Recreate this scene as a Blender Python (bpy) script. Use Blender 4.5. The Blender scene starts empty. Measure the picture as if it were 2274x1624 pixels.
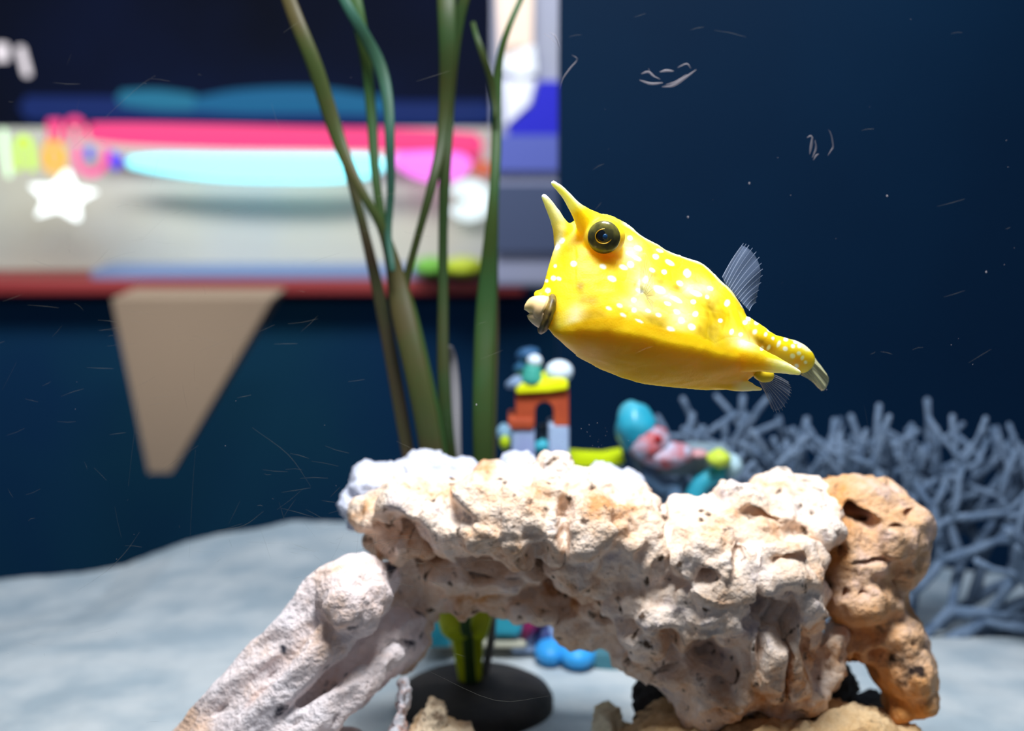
import bpy, bmesh, math, random
import numpy as np
from mathutils import Vector, noise, Matrix
random.seed(7)
R = random.random
U = random.uniform
sc = bpy.context.scene
COL = sc.collection
# ------------------------------------------------------------------ camera
F = 50/36*2274
PITCH = math.radians(10)
CAM = Vector((0, 0, .30))
FW = Vector((0, math.cos(PITCH), -math.sin(PITCH)))
UP = Vector((0, math.sin(PITCH), math.cos(PITCH)))
cd = bpy.data.cameras.new('camera'); cam = bpy.data.objects.new('camera', cd); COL.objects.link(cam)
cd.lens = 50; cd.sensor_width = 36; cd.sensor_fit = 'HORIZONTAL'
cd.clip_start = .01; cd.clip_end = 50
cam.location = CAM; cam.rotation_euler = (math.pi/2-PITCH, 0, 0)
cd.dof.use_dof = True; cd.dof.focus_distance = .49; cd.dof.aperture_fstop = 7.5
sc.camera = cam
# ------------------------------------------------------------------ world, lamps, exposure
w = bpy.data.worlds.new('world'); sc.world = w; w.use_nodes = True
bg = w.node_tree.nodes['Background']; bg.inputs[0].default_value = (.62, .76, 1, 1); bg.inputs[1].default_value = .12
sc.view_settings.view_transform = 'Standard'; sc.view_settings.look = 'None'
sc.view_settings.gamma = 1; sc.view_settings.exposure = 0; sc.view_settings.use_curve_mapping = False
def area(name, loc, aim, size, sizey, power, color):
    l = bpy.data.lights.new(name, 'AREA'); l.shape = 'RECTANGLE'; l.size = size; l.size_y = sizey
    l.energy = power; l.color = color
    o = bpy.data.objects.new(name, l); COL.objects.link(o); o.location = loc
    o.rotation_euler = (Vector(aim)-Vector(loc)).to_track_quat('-Z', 'Y').to_euler()
    return o
area('tank_lamp', (.02, .455, .74), (.04, .58, .05), .22, .19, 8.8, (1, .97, .93))
area('rear_tank_lamp', (.15, .80, .60), (.1, .85, 0), .5, .08, .6, (.80, .90, 1))
area('shop_ceiling_lamp', (-.5, 1.7, 1.2), (-.5, 2.7, .1), 1.6, .3, 32, (1, .96, .88))
area('shop_side_lamp', (-.45, 1.62, .06), (-.44, 1.87, -.05), .2, .1, .35, (1, .9, .78))

# ------------------------------------------------------------------ helpers
def P(px, py, d):
    """point seen at photo pixel (px,py) at distance d along the lens axis"""
    return CAM + d*FW + Vector((1, 0, 0))*(d*(px-1137)/F) + UP*(d*(812-py)/F)
def tag(o, label=None, cat=None, group=None, kind=None):
    for k, v in (('label', label), ('category', cat), ('group', group), ('kind', kind)):
        if v: o[k] = v
    return o
def empty(name, loc=(0, 0, 0)):
    o = bpy.data.objects.new(name, None); COL.objects.link(o); o.location = loc
    o.empty_display_size = .01
    return o
def link(name, me, mat, parent=None, smooth=True):
    o = bpy.data.objects.new(name, me); COL.objects.link(o)
    if mat is not None:
        me.materials.clear(); me.materials.append(mat)
    if smooth:
        me.polygons.foreach_set('use_smooth', [True]*len(me.polygons))
    if parent:
        o.parent = parent
        o.matrix_parent_inverse = Matrix.Translation(-parent.location)
    return o
def mk(name, bm, mat, parent=None, smooth=True):
    me = bpy.data.meshes.new(name); bm.to_mesh(me); bm.free()
    return link(name, me, mat, parent, smooth)
def ell(bm, c, r, rot=None, seg=20, ring=12):
    m = Matrix.Translation(c)
    if rot is not None: m = m @ rot.to_4x4()
    m = m @ Matrix.Diagonal((*r, 1)) if hasattr(r, '__len__') else m @ Matrix.Scale(r, 4)
    bmesh.ops.create_uvsphere(bm, u_segments=seg, v_segments=ring, radius=1, matrix=m)
def catmull(pts, n):
    pts = [tuple(p) for p in pts]
    q = [tuple(2*a-b for a, b in zip(pts[0], pts[1]))]+pts+[tuple(2*a-b for a, b in zip(pts[-1], pts[-2]))]
    out = []
    for i in range(1, len(q)-2):
        for k in range(n):
            t = k/n
            out.append(tuple(.5*((2*b)+(-a+c)*t+(2*a-5*b+4*c-d)*t*t+(-a+3*b-3*c+d)*t**3)
                       for a, b, c, d in zip(q[i-1], q[i], q[i+1], q[i+2])))
    out.append(pts[-1])
    return out
def tube(bm, pts, rad, seg=8, flat=1.0, cap=True, nrm=None):
    """tube through points; rad a number or list; flat squashes it along the view"""
    n = len(pts); pts = [Vector(p) for p in pts]
    rad = rad if hasattr(rad, '__len__') else [rad]*n
    rings = []
    ref = Vector(nrm) if nrm else Vector((0.05, 1, .03)).normalized()
    for i, p in enumerate(pts):
        t = (pts[min(i+1, n-1)]-pts[max(i-1, 0)])
        t = t.normalized() if t.length > 1e-9 else Vector((0, 0, 1))
        a = t.cross(ref)
        a = a.normalized() if a.length > 1e-4 else t.orthogonal().normalized()
        b = a.cross(t).normalized()
        rings.append([bm.verts.new(p+(a*math.cos(k*2*math.pi/seg)+b*flat*math.sin(k*2*math.pi/seg))*rad[i]) for k in range(seg)])
    for i in range(n-1):
        for k in range(seg):
            bm.faces.new((rings[i][k], rings[i][(k+1) % seg], rings[i+1][(k+1) % seg], rings[i+1][k]))
    if cap:
        for rg, s, ti in ((rings[0], -1, 0), (rings[-1], 1, n-1)):
            t = (pts[min(ti+1, n-1)]-pts[max(ti-1, 0)]).normalized()
            c = bm.verts.new(pts[ti]+t*s*rad[ti]*.7)
            for k in range(seg):
                f = (rg[k], rg[(k+1) % seg], c)
                bm.faces.new(f if s > 0 else f[::-1])
def box(bm, c, s, rot=None):
    m = Matrix.Translation(c)
    if rot is not None: m = m @ rot.to_4x4()
    bmesh.ops.create_cube(bm, size=1, matrix=m @ Matrix.Diagonal((*s, 1)))
def bevel(o, wd, seg=3):
    m = o.modifiers.new('bevel', 'BEVEL'); m.width = wd; m.segments = seg; m.limit_method = 'ANGLE'
    return o
def prism(bm, pts2, d, thick):
    """closed photo-pixel outline at distance d, given real thickness away from the viewer"""
    fr = [bm.verts.new(P(x, y, d)) for x, y in pts2]
    bk = [bm.verts.new(P(x, y, d)+Vector((0, thick, 0))) for x, y in pts2]
    n = len(fr)
    bm.faces.new(fr); bm.faces.new(bk[::-1])
    for i in range(n): bm.faces.new((fr[i], bk[i], bk[(i+1) % n], fr[(i+1) % n]))
    bmesh.ops.recalc_face_normals(bm, faces=bm.faces)
def baked(o, mods):
    """apply a list of (type, settings) modifiers, return the evaluated mesh and drop the object"""
    for t, kw in mods:
        m = o.modifiers.new(t, t)
        for k, v in kw.items(): setattr(m, k, v)
    bpy.context.view_layer.update()
    dg = bpy.context.evaluated_depsgraph_get()
    me = bpy.data.meshes.new_from_object(o.evaluated_get(dg))
    old = o.data
    bpy.data.objects.remove(o); bpy.data.meshes.remove(old)
    return me

# ------------------------------------------------------------------ materials
def lin(c): return tuple(((v/255)/12.92 if v/255 <= .04045 else ((v/255+.055)/1.055)**2.4) for v in c)
def mat(name, c=None, rough=.6, spec=.3, emit=None, es=1, alpha=None, sss=0, trans=0, metal=0, c2=None, nscale=60, bump=0, bscale=300, detail=4):
    m = bpy.data.materials.new(name); m.use_nodes = True
    nt = m.node_tree; b = nt.nodes['Principled BSDF']
    if c: b.inputs['Base Color'].default_value = (*lin(c), 1)
    b.inputs['Roughness'].default_value = rough
    b.inputs['Specular IOR Level'].default_value = spec
    b.inputs['Metallic'].default_value = metal
    if alpha is not None: b.inputs['Alpha'].default_value = alpha
    if sss:
        b.inputs['Subsurface Weight'].default_value = sss
        b.inputs['Subsurface Radius'].default_value = (.013, .011, .0012); b.inputs['Subsurface Scale'].default_value = 1
    if emit:
        b.inputs['Emission Color'].default_value = (*lin(emit), 1); b.inputs['Emission Strength'].default_value = es
    tc = nt.nodes.new('ShaderNodeTexCoord')
    if c2:
        n = nt.nodes.new('ShaderNodeTexNoise'); n.inputs['Scale'].default_value = nscale; n.inputs['Detail'].default_value = detail
        r = nt.nodes.new('ShaderNodeValToRGB')
        r.color_ramp.elements[0].position = .38; r.color_ramp.elements[1].position = .62
        r.color_ramp.elements[0].color = (*lin(c), 1); r.color_ramp.elements[1].color = (*lin(c2), 1)
        nt.links.new(tc.outputs['Object'], n.inputs['Vector']); nt.links.new(n.outputs['Fac'], r.inputs[0])
        nt.links.new(r.outputs[0], b.inputs['Base Color'])
    if bump:
        n2 = nt.nodes.new('ShaderNodeTexNoise'); n2.inputs['Scale'].default_value = bscale; n2.inputs['Detail'].default_value = 6
        bp = nt.nodes.new('ShaderNodeBump'); bp.inputs['Strength'].default_value = bump; bp.inputs['Distance'].default_value = .002
        nt.links.new(tc.outputs['Object'], n2.inputs['Vector']); nt.links.new(n2.outputs['Fac'], bp.inputs['Height'])
        nt.links.new(bp.outputs[0], b.inputs['Normal'])
    return m
def attr_mat(name, rough, spec, sss=0, bump=0, bscale=500, attr='tint'):
    m = mat(name, (255, 255, 255), rough, spec, sss=sss, bump=bump, bscale=bscale)
    a = m.node_tree.nodes.new('ShaderNodeAttribute'); a.attribute_name = attr
    m.node_tree.links.new(a.outputs['Color'], m.node_tree.nodes['Principled BSDF'].inputs['Base Color'])
    return m
def clear(name):
    m = bpy.data.materials.new(name); m.use_nodes = True; nt = m.node_tree; nt.nodes.clear()
    t = nt.nodes.new('ShaderNodeBsdfTransparent'); o = nt.nodes.new('ShaderNodeOutputMaterial')
    nt.links.new(t.outputs[0], o.inputs['Surface']); return m
def rock_mat(name, cols, scale=28, rough=.85, dark=(60, 50, 45), pit=.30):
    """cols: four tints mixed by two noises, plus small dark boring holes"""
    m = mat(name, cols[0], rough, .2, bump=.9, bscale=420)
    nt = m.node_tree; b = nt.nodes['Principled BSDF']; L = nt.links.new
    tc = [n for n in nt.nodes if n.type == 'TEX_COORD'][0]
    n = nt.nodes.new('ShaderNodeTexNoise'); n.inputs['Scale'].default_value = scale; n.inputs['Detail'].default_value = 7; n.inputs['Roughness'].default_value = .70
    L(tc.outputs['Object'], n.inputs['Vector'])
    r = nt.nodes.new('ShaderNodeValToRGB'); e = r.color_ramp.elements
    e[0].position = .33; e[0].color = (*lin(cols[0]), 1); e[1].position = .68; e[1].color = (*lin(cols[3]), 1)
    for ps, c in ((.45, cols[1]), (.57, cols[2])):
        x = e.new(ps); x.color = (*lin(c), 1)
    L(n.outputs['Fac'], r.inputs[0])
    n3 = nt.nodes.new('ShaderNodeTexNoise'); n3.inputs['Scale'].default_value = scale*5; n3.inputs['Detail'].default_value = 4
    L(tc.outputs['Object'], n3.inputs['Vector'])
    r3 = nt.nodes.new('ShaderNodeValToRGB'); e = r3.color_ramp.elements
    e[0].position = pit-.03; e[0].color = (1, 1, 1, 1); e[1].position = pit+.06; e[1].color = (0, 0, 0, 1)
    L(n3.outputs['Fac'], r3.inputs[0])
    mx = nt.nodes.new('ShaderNodeMix'); mx.data_type = 'RGBA'
    L(r3.outputs[0], mx.inputs['Factor']); L(r.outputs[0], mx.inputs['A']); mx.inputs['B'].default_value = (*lin(dark), 1)
    L(mx.outputs['Result'], b.inputs['Base Color'])
    return m

# ------------------------------------------------------------------ the tank
bm = bmesh.new(); box(bm, (0, .452, .17), (1.3, .006, .7))
front = mk('window_1', bm, clear('clear_acrylic'), smooth=False); tag(front, kind='structure')
bm = bmesh.new(); box(bm, (-.62+.0337, 1.056, .17), (1.24, .008, .7))
tag(mk('window_2', bm, clear('clear_rear_acrylic'), smooth=False), kind='structure')
# dark blue painted rear wall of the tank, right of the clear rear pane
xw = P(1240, 600, 1.05).x
blue = mat('deep_blue_panel', (5, 36, 60), .6, .1, c2=(4, 31, 54), nscale=3)
bm = bmesh.new(); box(bm, (xw+.45, 1.065, .17), (.9, .025, .72)); tag(mk('wall_back', bm, blue, smooth=False), kind='structure')
bm = bmesh.new(); box(bm, (0, .75, -.105), (1.32, .66, .02)); tag(mk('trim_1', bm, mat('tank_bottom', (60, 70, 80)), smooth=False), kind='structure')
# water: faint blue absorption only
m = bpy.data.materials.new('water'); m.use_nodes = True; m.node_tree.nodes.clear()
va = m.node_tree.nodes.new('ShaderNodeVolumeAbsorption'); va.inputs['Color'].default_value = (.50, .74, 1, 1); va.inputs['Density'].default_value = .75
oo = m.node_tree.nodes.new('ShaderNodeOutputMaterial'); m.node_tree.links.new(va.outputs[0], oo.inputs['Volume'])
bm = bmesh.new(); box(bm, (0, .7535, .19), (1.28, .592, .56)); wt = mk('water', bm, m, smooth=False)
tag(wt, 'clear bluish water filling the tank', 'water', kind='stuff')

# sand
def sandz(x, y):
    d = y
    bx = x/(1.0/F)*1/1.0+1137   # photo column at the rear wall
    t = min(max((y-.72)/.26, 0), 1); t = t*t*(3-2*t)
    xs = [-400, 0, 200, 350, 600, 830, 1500, 2000, 2274, 2700]
    zs = [-.062, -.050, -.041, -.022, -.007, -.006, -.012, -.040, -.046, -.05]
    base = float(np.interp(bx, xs, zs))*t
    b = .0035*noise.noise(Vector((x*9, y*9, 0)))+.0016*noise.noise(Vector((x*30, y*30, 3)))+.0006*noise.noise(Vector((x*110, y*110, 6)))
    return base+b
bm = bmesh.new(); nx, ny = 420, 260
g = [[bm.verts.new((-.63+1.26*i/nx, .457+.593*j/ny, sandz(-.63+1.26*i/nx, .457+.593*j/ny))) for i in range(nx+1)] for j in range(ny+1)]
for j in range(ny):
    for i in range(nx): bm.faces.new((g[j][i], g[j][i+1], g[j+1][i+1], g[j+1][i]))
# skirt: the sand bed has thickness
edge = [g[0][i] for i in range(nx+1)]+[g[j][nx] for j in range(1, ny+1)]+[g[ny][i] for i in range(nx-1, -1, -1)]+[g[j][0] for j in range(ny-1, 0, -1)]
low = [bm.verts.new((v.co.x, v.co.y, -.094)) for v in edge]
for i in range(len(edge)):
    j = (i+1) % len(edge); bm.faces.new((edge[i], low[i], low[j], edge[j]))
sand = mk('sand', bm, mat('pale_sand', (204, 204, 200), .95, .1, c2=(172, 180, 182), nscale=22, bump=.5, bscale=900))
tag(sand, 'pale coral sand covering the bottom of the tank', 'sand', kind='stuff')

# ------------------------------------------------------------------ rocks
def rock(name, blobs, material, label, cat='rock', voxel=.0016, amp=.0045, fscale=70, parent=None, group=None, seed=0, fine=.0012, ridge=.0035, relax=14, grain=None, holes=()):
    """blobs: (px, py, distance, radius px in x, in y, depth radius in m, tilt deg in picture plane)"""
    bm = bmesh.new()
    for b in blobs:
        if b[0] == 't':
            q = catmull(b[1], 5); tube(bm, [P(x, y, d_) for x, y, d_, r in q], [r*d_/F for x, y, d_, r in q], 20, b[2]); continue
        px, py, d, rx, ry, rd = b[:6]; tl = math.radians(b[6] if len(b) > 6 else 0)
        rot = Matrix.Rotation(-tl, 3, 'Y')
        ell(bm, P(px, py, d), (rx*d/F, rd, ry*d/F), rot, 24, 16)
    o = mk('tmp', bm, None)
    me = baked(o, [('REMESH', dict(mode='VOXEL', voxel_size=voxel)), ('SMOOTH', dict(factor=.5, iterations=relax))])
    n = len(me.vertices)
    co = np.empty(n*3); me.vertices.foreach_get('co', co); co = co.reshape(-1, 3)
    no = np.empty(n*3); me.vertices.foreach_get('normal', no); no = no.reshape(-1, 3)
    gd = Vector(grain).normalized() if grain else None
    off = Vector((seed*3.1, seed*1.7, 0))
    disp = np.empty(n)
    for i in range(n):
        p = Vector(co[i])+off
        if gd: p = p-gd*(p.dot(gd)*.7)
        warp = p + noise.noise_vector(p*fscale*.7)*.006
        a = noise.noise(warp*fscale)                      # lumps
        b2 = 1-abs(noise.noise(warp*fscale*1.9))*2        # ridges
        vor = noise.voronoi(warp*fscale*1.3)[0][0]        # cells
        f = noise.noise(p*fscale*7)
        f2 = noise.noise(p*fscale*3.5)
        pit = max(0, .22-noise.voronoi(p*fscale*2.2+Vector((9, 3, 1)))[0][0])*(-.011 if noise.noise(p*25) > 0 else -.003)
        disp[i] = amp*a+ridge*(b2-.5)*.5-ridge*(vor-.4)*.9+fine*f+fine*1.3*f2+pit
    r_ = co-np.array(CAM); dp = r_@np.array(FW)
    hx = 1137+r_[:, 0]/dp*F; hy = 812-(r_@np.array(UP))/dp*F
    co += no*disp[:, None]
    med = np.median(dp)
    for (px, py, rx, ry, ang, dep) in holes:
        c_, s2 = math.cos(math.radians(ang)), math.sin(math.radians(ang))
        wob = 1+.25*np.sin(hx*.11+py)+.2*np.sin(hy*.15)
        u = ((hx-px)*c_+(hy-py)*s2)/rx; v = (-(hx-px)*s2+(hy-py)*c_)/ry
        g_ = np.exp(-(u*u+v*v)**1.6*wob)*(no@np.array(FW) < .15)
        co += np.outer(g_*dep, np.array(FW)*.95+np.array(UP)*.25)
    me.vertices.foreach_set('co', co.ravel()); me.update()
    r = link(name, me, material, parent)
    if label: tag(r, label, cat, group)
    return r
pale = rock_mat('pale_pink_reef_rock', [(210, 150, 98), (240, 208, 180), (248, 228, 212), (186, 172, 176)], 34, pit=.33, dark=(96, 76, 62))
lav = rock_mat('lavender_grey_rock', [(196, 198, 214), (216, 216, 230), (226, 224, 234), (180, 176, 190)], 40, pit=.26)
bone = rock_mat('smooth_pinkish_rock', [(236, 196, 168), (240, 220, 214), (240, 228, 228), (176, 164, 166)], 18, pit=.31, dark=(66, 66, 76))
orange = rock_mat('orange_tan_rock', [(228, 200, 194), (222, 178, 140), (214, 146, 78), (170, 122, 86)], 12, pit=.35, dark=(50, 36, 30))
brown = rock_mat('tan_flat_rock', [(140, 104, 70), (206, 166, 116), (222, 190, 146), (110, 92, 80)], 22, pit=.34)

# the long arched rock
D = .60
A = [(840, 1125, D+.01, 62, 45, .026), (900, 1110, D, 75, 48, .028), (900, 1180, D+.01, 60, 60, .028, 20), (985, 1130, D, 80, 68, .034),
     (1075, 1130, D-.005, 90, 82, .038), (1150, 1150, D-.008, 80, 95, .036), (1225, 1080, D-.01, 48, 62, .026), (1215, 1150, D-.012, 70, 90, .034),
     (1300, 1150, D-.008, 85, 100, .038), (1380, 1150, D-.004, 75, 90, .038), (1420, 1210, D, 80, 90, .038), (1130, 1240, D+.026, 120, 60, .036, 8),
     (1000, 1240, D+.028, 120, 62, .034, 4), (955, 1296, D+.034, 70, 55, .026), (1060, 1286, D+.034, 110, 48, .03, 6), (1200, 1306, D+.034, 130, 55, .034, 12),
     (1330, 1330, D+.026, 110, 78, .036, 25), (1300, 1230, D-.002, 90, 80, .036), (1440, 1320, D, 100, 110, .04, 30), (1420, 1400, D+.020, 90, 66, .034, 35),
     (1540, 1200, D-.01, 80, 80, .036), (1590, 1230, D-.014, 90, 110, .036), (1560, 1330, D-.008, 110, 120, .04), (1520, 1440, D+.014, 90, 105, .036, 30),
     (1600, 1500, D, 110, 85, .036, 10), (1680, 1420, D-.006, 100, 140, .036), (1720, 1250, D-.014, 85, 80, .034), (1750, 1330, D-.014, 62, 110, .03),
     (1740, 1450, D-.006, 70, 110, .03), (1660, 1160, D-.004, 70, 62, .028), (1630, 1110, D, 38, 40, .02), (1720, 1130, D, 90, 42, .024, 4), (1800, 1140, D+.002, 70, 50, .024, -5),
     (1770, 1520, D-.004, 60, 60, .022), (850, 1225, D+.006, 26, 22, .010), (830, 1200, D+.006, 22, 18, .009), (1700, 1550, D, 80, 35, .026),
     (1830, 1470, D+.004, 48, 90, .018, -12), (925, 1370, D+.03, 42, 80, .022, 8), (895, 1335, D+.035, 46, 56, .02), (880, 1430, D+.03, 40, 60, .02, 20)]
rock('arched_rock', A, pale, 'large pale pinkish arched reef rock spanning the middle of the sand', amp=.0075, fscale=46, seed=1, ridge=.0060, fine=.0014,
     holes=[(1000, 1140, 46, 20, 35, .018), (1010, 1120, 20, 8, 40, .012), (900, 1170, 50, 16, 30, .012), (1190, 1235, 26, 14, -10, .014), (1205, 1262, 26, 16, 0, .016), (1255, 1180, 12, 50, 0, .010), (1575, 1285, 20, 14, 30, .012), (1325, 1120, 16, 20, 0, .009), (1650, 1240, 13, 40, 0, .012),
            (1490, 1430, 26, 14, 20, .010), (1570, 1470, 40, 26, 40, .016), (1500, 1490, 22, 12, 0, .012), (1600, 1530, 24, 20, 0, .012), (1100, 1290, 60, 14, 10, .012), (960, 1260, 50, 14, 10, .012), (1380, 1390, 50, 12, 25, .010), (1750, 1390, 30, 34, 0, .010), (1800, 1470, 14, 60, -8, .014), (1745, 1480, 7, 80, 0, .010), (1695, 1420, 9, 70, 8, .010), (1760, 1260, 40, 16, 0, .010), (1690, 1150, 40, 9, 12, .010)])
# its lavender rear crust seen over the top left: a separate rock lying behind
B = [(800, 1120, D+.055, 48, 42, .018), (820, 1070, D+.055, 50, 40, .018), (880, 1060, D+.06, 50, 42, .02), (950, 1052, D+.062, 70, 46, .022), (1020, 1065, D+.062, 60, 44, .02),
     (1110, 1070, D+.064, 60, 40, .02), (1150, 1052, D+.062, 52, 44, .02), (1240, 1080, D+.062, 70, 50, .02), (1330, 1085, D+.058, 70, 48, .02), (1390, 1095, D+.055, 48, 44, .02), (790, 1150, D+.05, 26, 22, .01)]
rock('lavender_rock', B, lav, 'bluish lavender rock lying just behind the arched rock, at its top left', amp=.004, fscale=75, seed=2)
# the smooth bone-like leaning rock at left
Lk = [('t', [(880, 1290, D-.006, 34), (830, 1290, D-.012, 58), (760, 1325, D-.02, 84), (680, 1405, D-.022, 84), (600, 1495, D-.024, 80), (510, 1590, D-.026, 80), (420, 1700, D-.026, 90)], .6),
      ('t', [(890, 1450, D-.010, 26), (820, 1506, D-.026, 38), (740, 1566, D-.036, 42), (660, 1650, D-.036, 60), (580, 1740, D-.034, 80)], .6),
      ('t', [(790, 1370, D-.026, 34), (725, 1440, D-.034, 38), (660, 1510, D-.036, 32), (590, 1600, D-.036, 34), (520, 1690, D-.036, 44)], .7),
      ('t', [(910, 1390, D+.006, 60), (810, 1480, D-.002, 60), (700, 1580, D-.006, 60), (620, 1700, D-.01, 70)], .5),
      (790, 1322, D-.022, 84, 82, .024), (480, 1720, D-.02, 160, 70, .04), (720, 1730, D-.02, 160, 80, .04)]
rock('leaning_rock', Lk, bone, 'smooth pinkish white rock leaning up to the left end of the arched rock', amp=.0030, fscale=60, seed=3, ridge=.0040, fine=.0005, relax=8, grain=(-.7, 0, -.7))
# knobbly orange rock at right
K = [(1900, 1130, D+.012, 100, 76, .028), (1960, 1170, D+.012, 100, 90, .032), (1860, 1170, D+.01, 80, 66, .026), (1990, 1220, D+.014, 66, 80, .028), (1890, 1230, D+.008, 90, 80, .028), (1900, 1310, D+.004, 76, 76, .026),
     (1860, 1300, D+.004, 50, 60, .022), (1950, 1330, D+.012, 60, 70, .024), (1960, 1400, D+.01, 80, 70, .026, 20), (2000, 1470, D+.01, 72, 76, .028, 30), (2025, 1530, D+.01, 56, 48, .024), (1990, 1560, D+.01, 38, 34, .02), (1900, 1420, D+.012, 60, 50, .02), (2000, 1140, D+.014, 44, 54, .02, 30)]
kr = rock('knobbly_rock', K, orange, 'knobbly orange tan rock with dark holes at the right end of the arched rock', amp=.003, fscale=52, seed=4, ridge=.003, fine=.0006, holes=[(1914, 1154, 38, 19, 38, .036), (1888, 1146, 24, 10, 5, .024), (1870, 1226, 9, 9, 0, .01), (1990, 1172, 10, 6, 0, .008), (2025, 1135, 12, 8, 0, .006), (1878, 1320, 7, 10, 0, .014), (1915, 1320, 6, 6, 0, .008), (1940, 1248, 36, 5, -8, .007), (1978, 1078, 18, 9, 60, .006), (1950, 1465, 18, 18, 0, .008), (1900, 1480, 8, 20, 0, .006)])
# the boring holes of the knobbly rock
def patch(name, px, py, d, rx, ry, m, parent, rd=.003, tilt=0):
    bm = bmesh.new(); ell(bm, P(px, py, d), (rx*d/F, rd, ry*d/F), Matrix.Rotation(-math.radians(tilt), 3, 'Y'))
    for v in bm.verts: v.co += noise.noise_vector(v.co*300)*.0008
    return mk(name, bm, m, parent)
dk = mat('dark_hole', (44, 32, 28), .9, .1)
# base rocks
rock('flat_rock', [(1520, 1660, D-.01, 130, 62, .04), (1700, 1650, D-.02, 150, 60, .045), (1880, 1650, D-.02, 130, 58, .042), (1980, 1670, D-.015, 90, 50, .04), (1440, 1690, D, 90, 55, .035), (1640, 1780, D-.01, 220, 90, .05), (1860, 1780, D-.01, 200, 90, .05)],
     brown, 'tan flat rock under the right foot of the arched rock, at the bottom edge', seed=5, amp=.003)
rock('dark_rock', [(1480, 1560, D+.045, 80, 46, .022), (1560, 1590, D+.04, 100, 48, .026), (1700, 1590, D+.04, 130, 40, .026), (1880, 1575, D+.05, 100, 26, .02), (1850, 1520, D+.05, 48, 60, .016), (1600, 1680, D+.04, 250, 70, .03), (1830, 1680, D+.045, 180, 70, .03)],
     rock_mat('dark_grey_rock', [(40, 42, 46), (56, 54, 54), (48, 46, 46), (70, 64, 58)], 26), 'dark grey rock wedged under the arched rock', seed=6, amp=.003)
cream = rock_mat('cream_fragment', [(240, 222, 180), (246, 234, 204), (240, 226, 196), (220, 190, 150)], 60, pit=.2)
rock('coral_fragment', [(1350, 1600, D+.03, 34, 36, .012), (1362, 1650, D+.03, 44, 40, .014), (1410, 1650, D+.03, 50, 30, .014), (1350, 1700, D+.03, 80, 60, .02)], cream, 'cream ribbed coral fragment on the sand left of the flat rock', 'coral fragment', seed=7, amp=.002)
rock('coral_fragment', [(965, 1590, D+.0, 30, 40, .010), (950, 1620, D, 48, 40, .014), (1000, 1640, D, 60, 34, .014), (960, 1720, D, 90, 80, .02)], rock_mat('tan_fragment', [(190, 150, 110), (224, 190, 150), (236, 212, 180), (150, 124, 100)], 60), 'tan lumpy coral fragment in front of the dark round plant base', 'coral fragment', seed=8, amp=.002)
rock('coral_fragment', [(900, 1530, D-.005, 22, 22, .007), (892, 1570, D-.005, 18, 40, .007), (886, 1605, D-.005, 20, 22, .008), (880, 1690, D-.005, 50, 80, .015)], rock_mat('white_orange_fragment', [(226, 222, 232), (240, 236, 240), (206, 130, 90), (226, 200, 190)], 45), 'small white and rust coral fragment right of the leaning rock', 'coral fragment', seed=9, amp=.0015)

# ------------------------------------------------------------------ the fish
D0 = .490
def FP(px, py, off=0): return P(px, py, D0+off)
fc = FP(1470, 690, .004)
fish = empty('longhorn_cowfish', fc)
tag(fish, 'yellow boxy fish with two long horns and white spots, swimming above the rocks', 'fish')
# rings: T (top outline), K (near keel), Fk (far keel), centre depth, half width
RG = [((1196, 655), (1214, 722), (1222, 734), -.012, .0050),
      ((1207, 628), (1226, 734), (1238, 752), -.010, .0085),
      ((1218, 588), (1248, 726), (1268, 780), -.008, .0125),
      ((1232, 545), (1284, 714), (1305, 806), -.005, .0165),
      ((1256, 502), (1330, 708), (1350, 828), -.003, .0190),
      ((1304, 474), (1385, 708), (1400, 846), -.001, .0200),
      ((1352, 474), (1435, 718), (1450, 857), .002, .0205),
      ((1392, 496), (1488, 733), (1500, 862), .004, .0205),
      ((1430, 523), (1538, 744), (1552, 866), .007, .0200),
      ((1500, 563), (1588, 760), (1600, 868), .010, .0185),
      ((1560, 584), (1640, 773), (1632, 864), .013, .0160),
      ((1612, 632), (1682, 785), (1660, 846), .016, .0125),
      ((1650, 680), (1700, 795), (1685, 828), .019, .0080)]
def mixp(a, b, t): return (a[0]+(b[0]-a[0])*t, a[1]+(b[1]-a[1])*t)
bm = bmesh.new()
flat = [(*a, *b, *c, d, e) for a, b, c, d, e in RG]
rows = []
for (tx, ty, kx, ky, fx, fy, cz, hw) in catmull(flat, 5):
    T, Kp, Fp = (tx, ty), (kx+(fx-kx)*.22, ky+(fy-ky)*.22), (fx, fy)
    H = math.hypot(kx-tx, ky-ty)
    pts = []
    def bul(a, b, t, k, dz0, dz1, ez):
        x, y = mixp(a, b, t)
        nxn, nyn = (b[1]-a[1]), -(b[0]-a[0]); L = math.hypot(nxn, nyn) or 1
        s = math.sin(math.pi*t)*k
        return (x-nxn/L*s, y-nyn/L*s, dz0+(dz1-dz0)*(1-(1-t)**ez if ez > 0 else t**(-ez)))
    for i in range(9): pts.append(bul(T, Kp, i/9, 0, cz+.001, cz-hw, 1.9))
    for i in range(7):
        t = i/7; x, y = mixp(Kp, Fp, t); s = math.sin(math.pi*t)
        pts.append((x, y+s*3, cz-hw+1.05*hw*t**1.7))
    for i in range(9): 
        t = i/9; x, y = mixp(Fp, T, t)
        pts.append((x+math.sin(math.pi*t)*4, y+math.sin(math.pi*t)*12, cz+.05*hw*(1-t)+hw*.9*math.sin(math.pi*t)+.001*t))
    rows.append([bm.verts.new(FP(*p)) for p in pts])
for a, b in zip(rows, rows[1:]):
    n = len(a)
    for i in range(n): bm.faces.new((a[i], a[(i+1) % n], b[(i+1) % n], b[i]))
bm.faces.new(rows[0]); bm.faces.new(rows[-1][::-1])
bmesh.ops.recalc_face_normals(bm, faces=bm.faces)
s_ = D0/F
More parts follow.
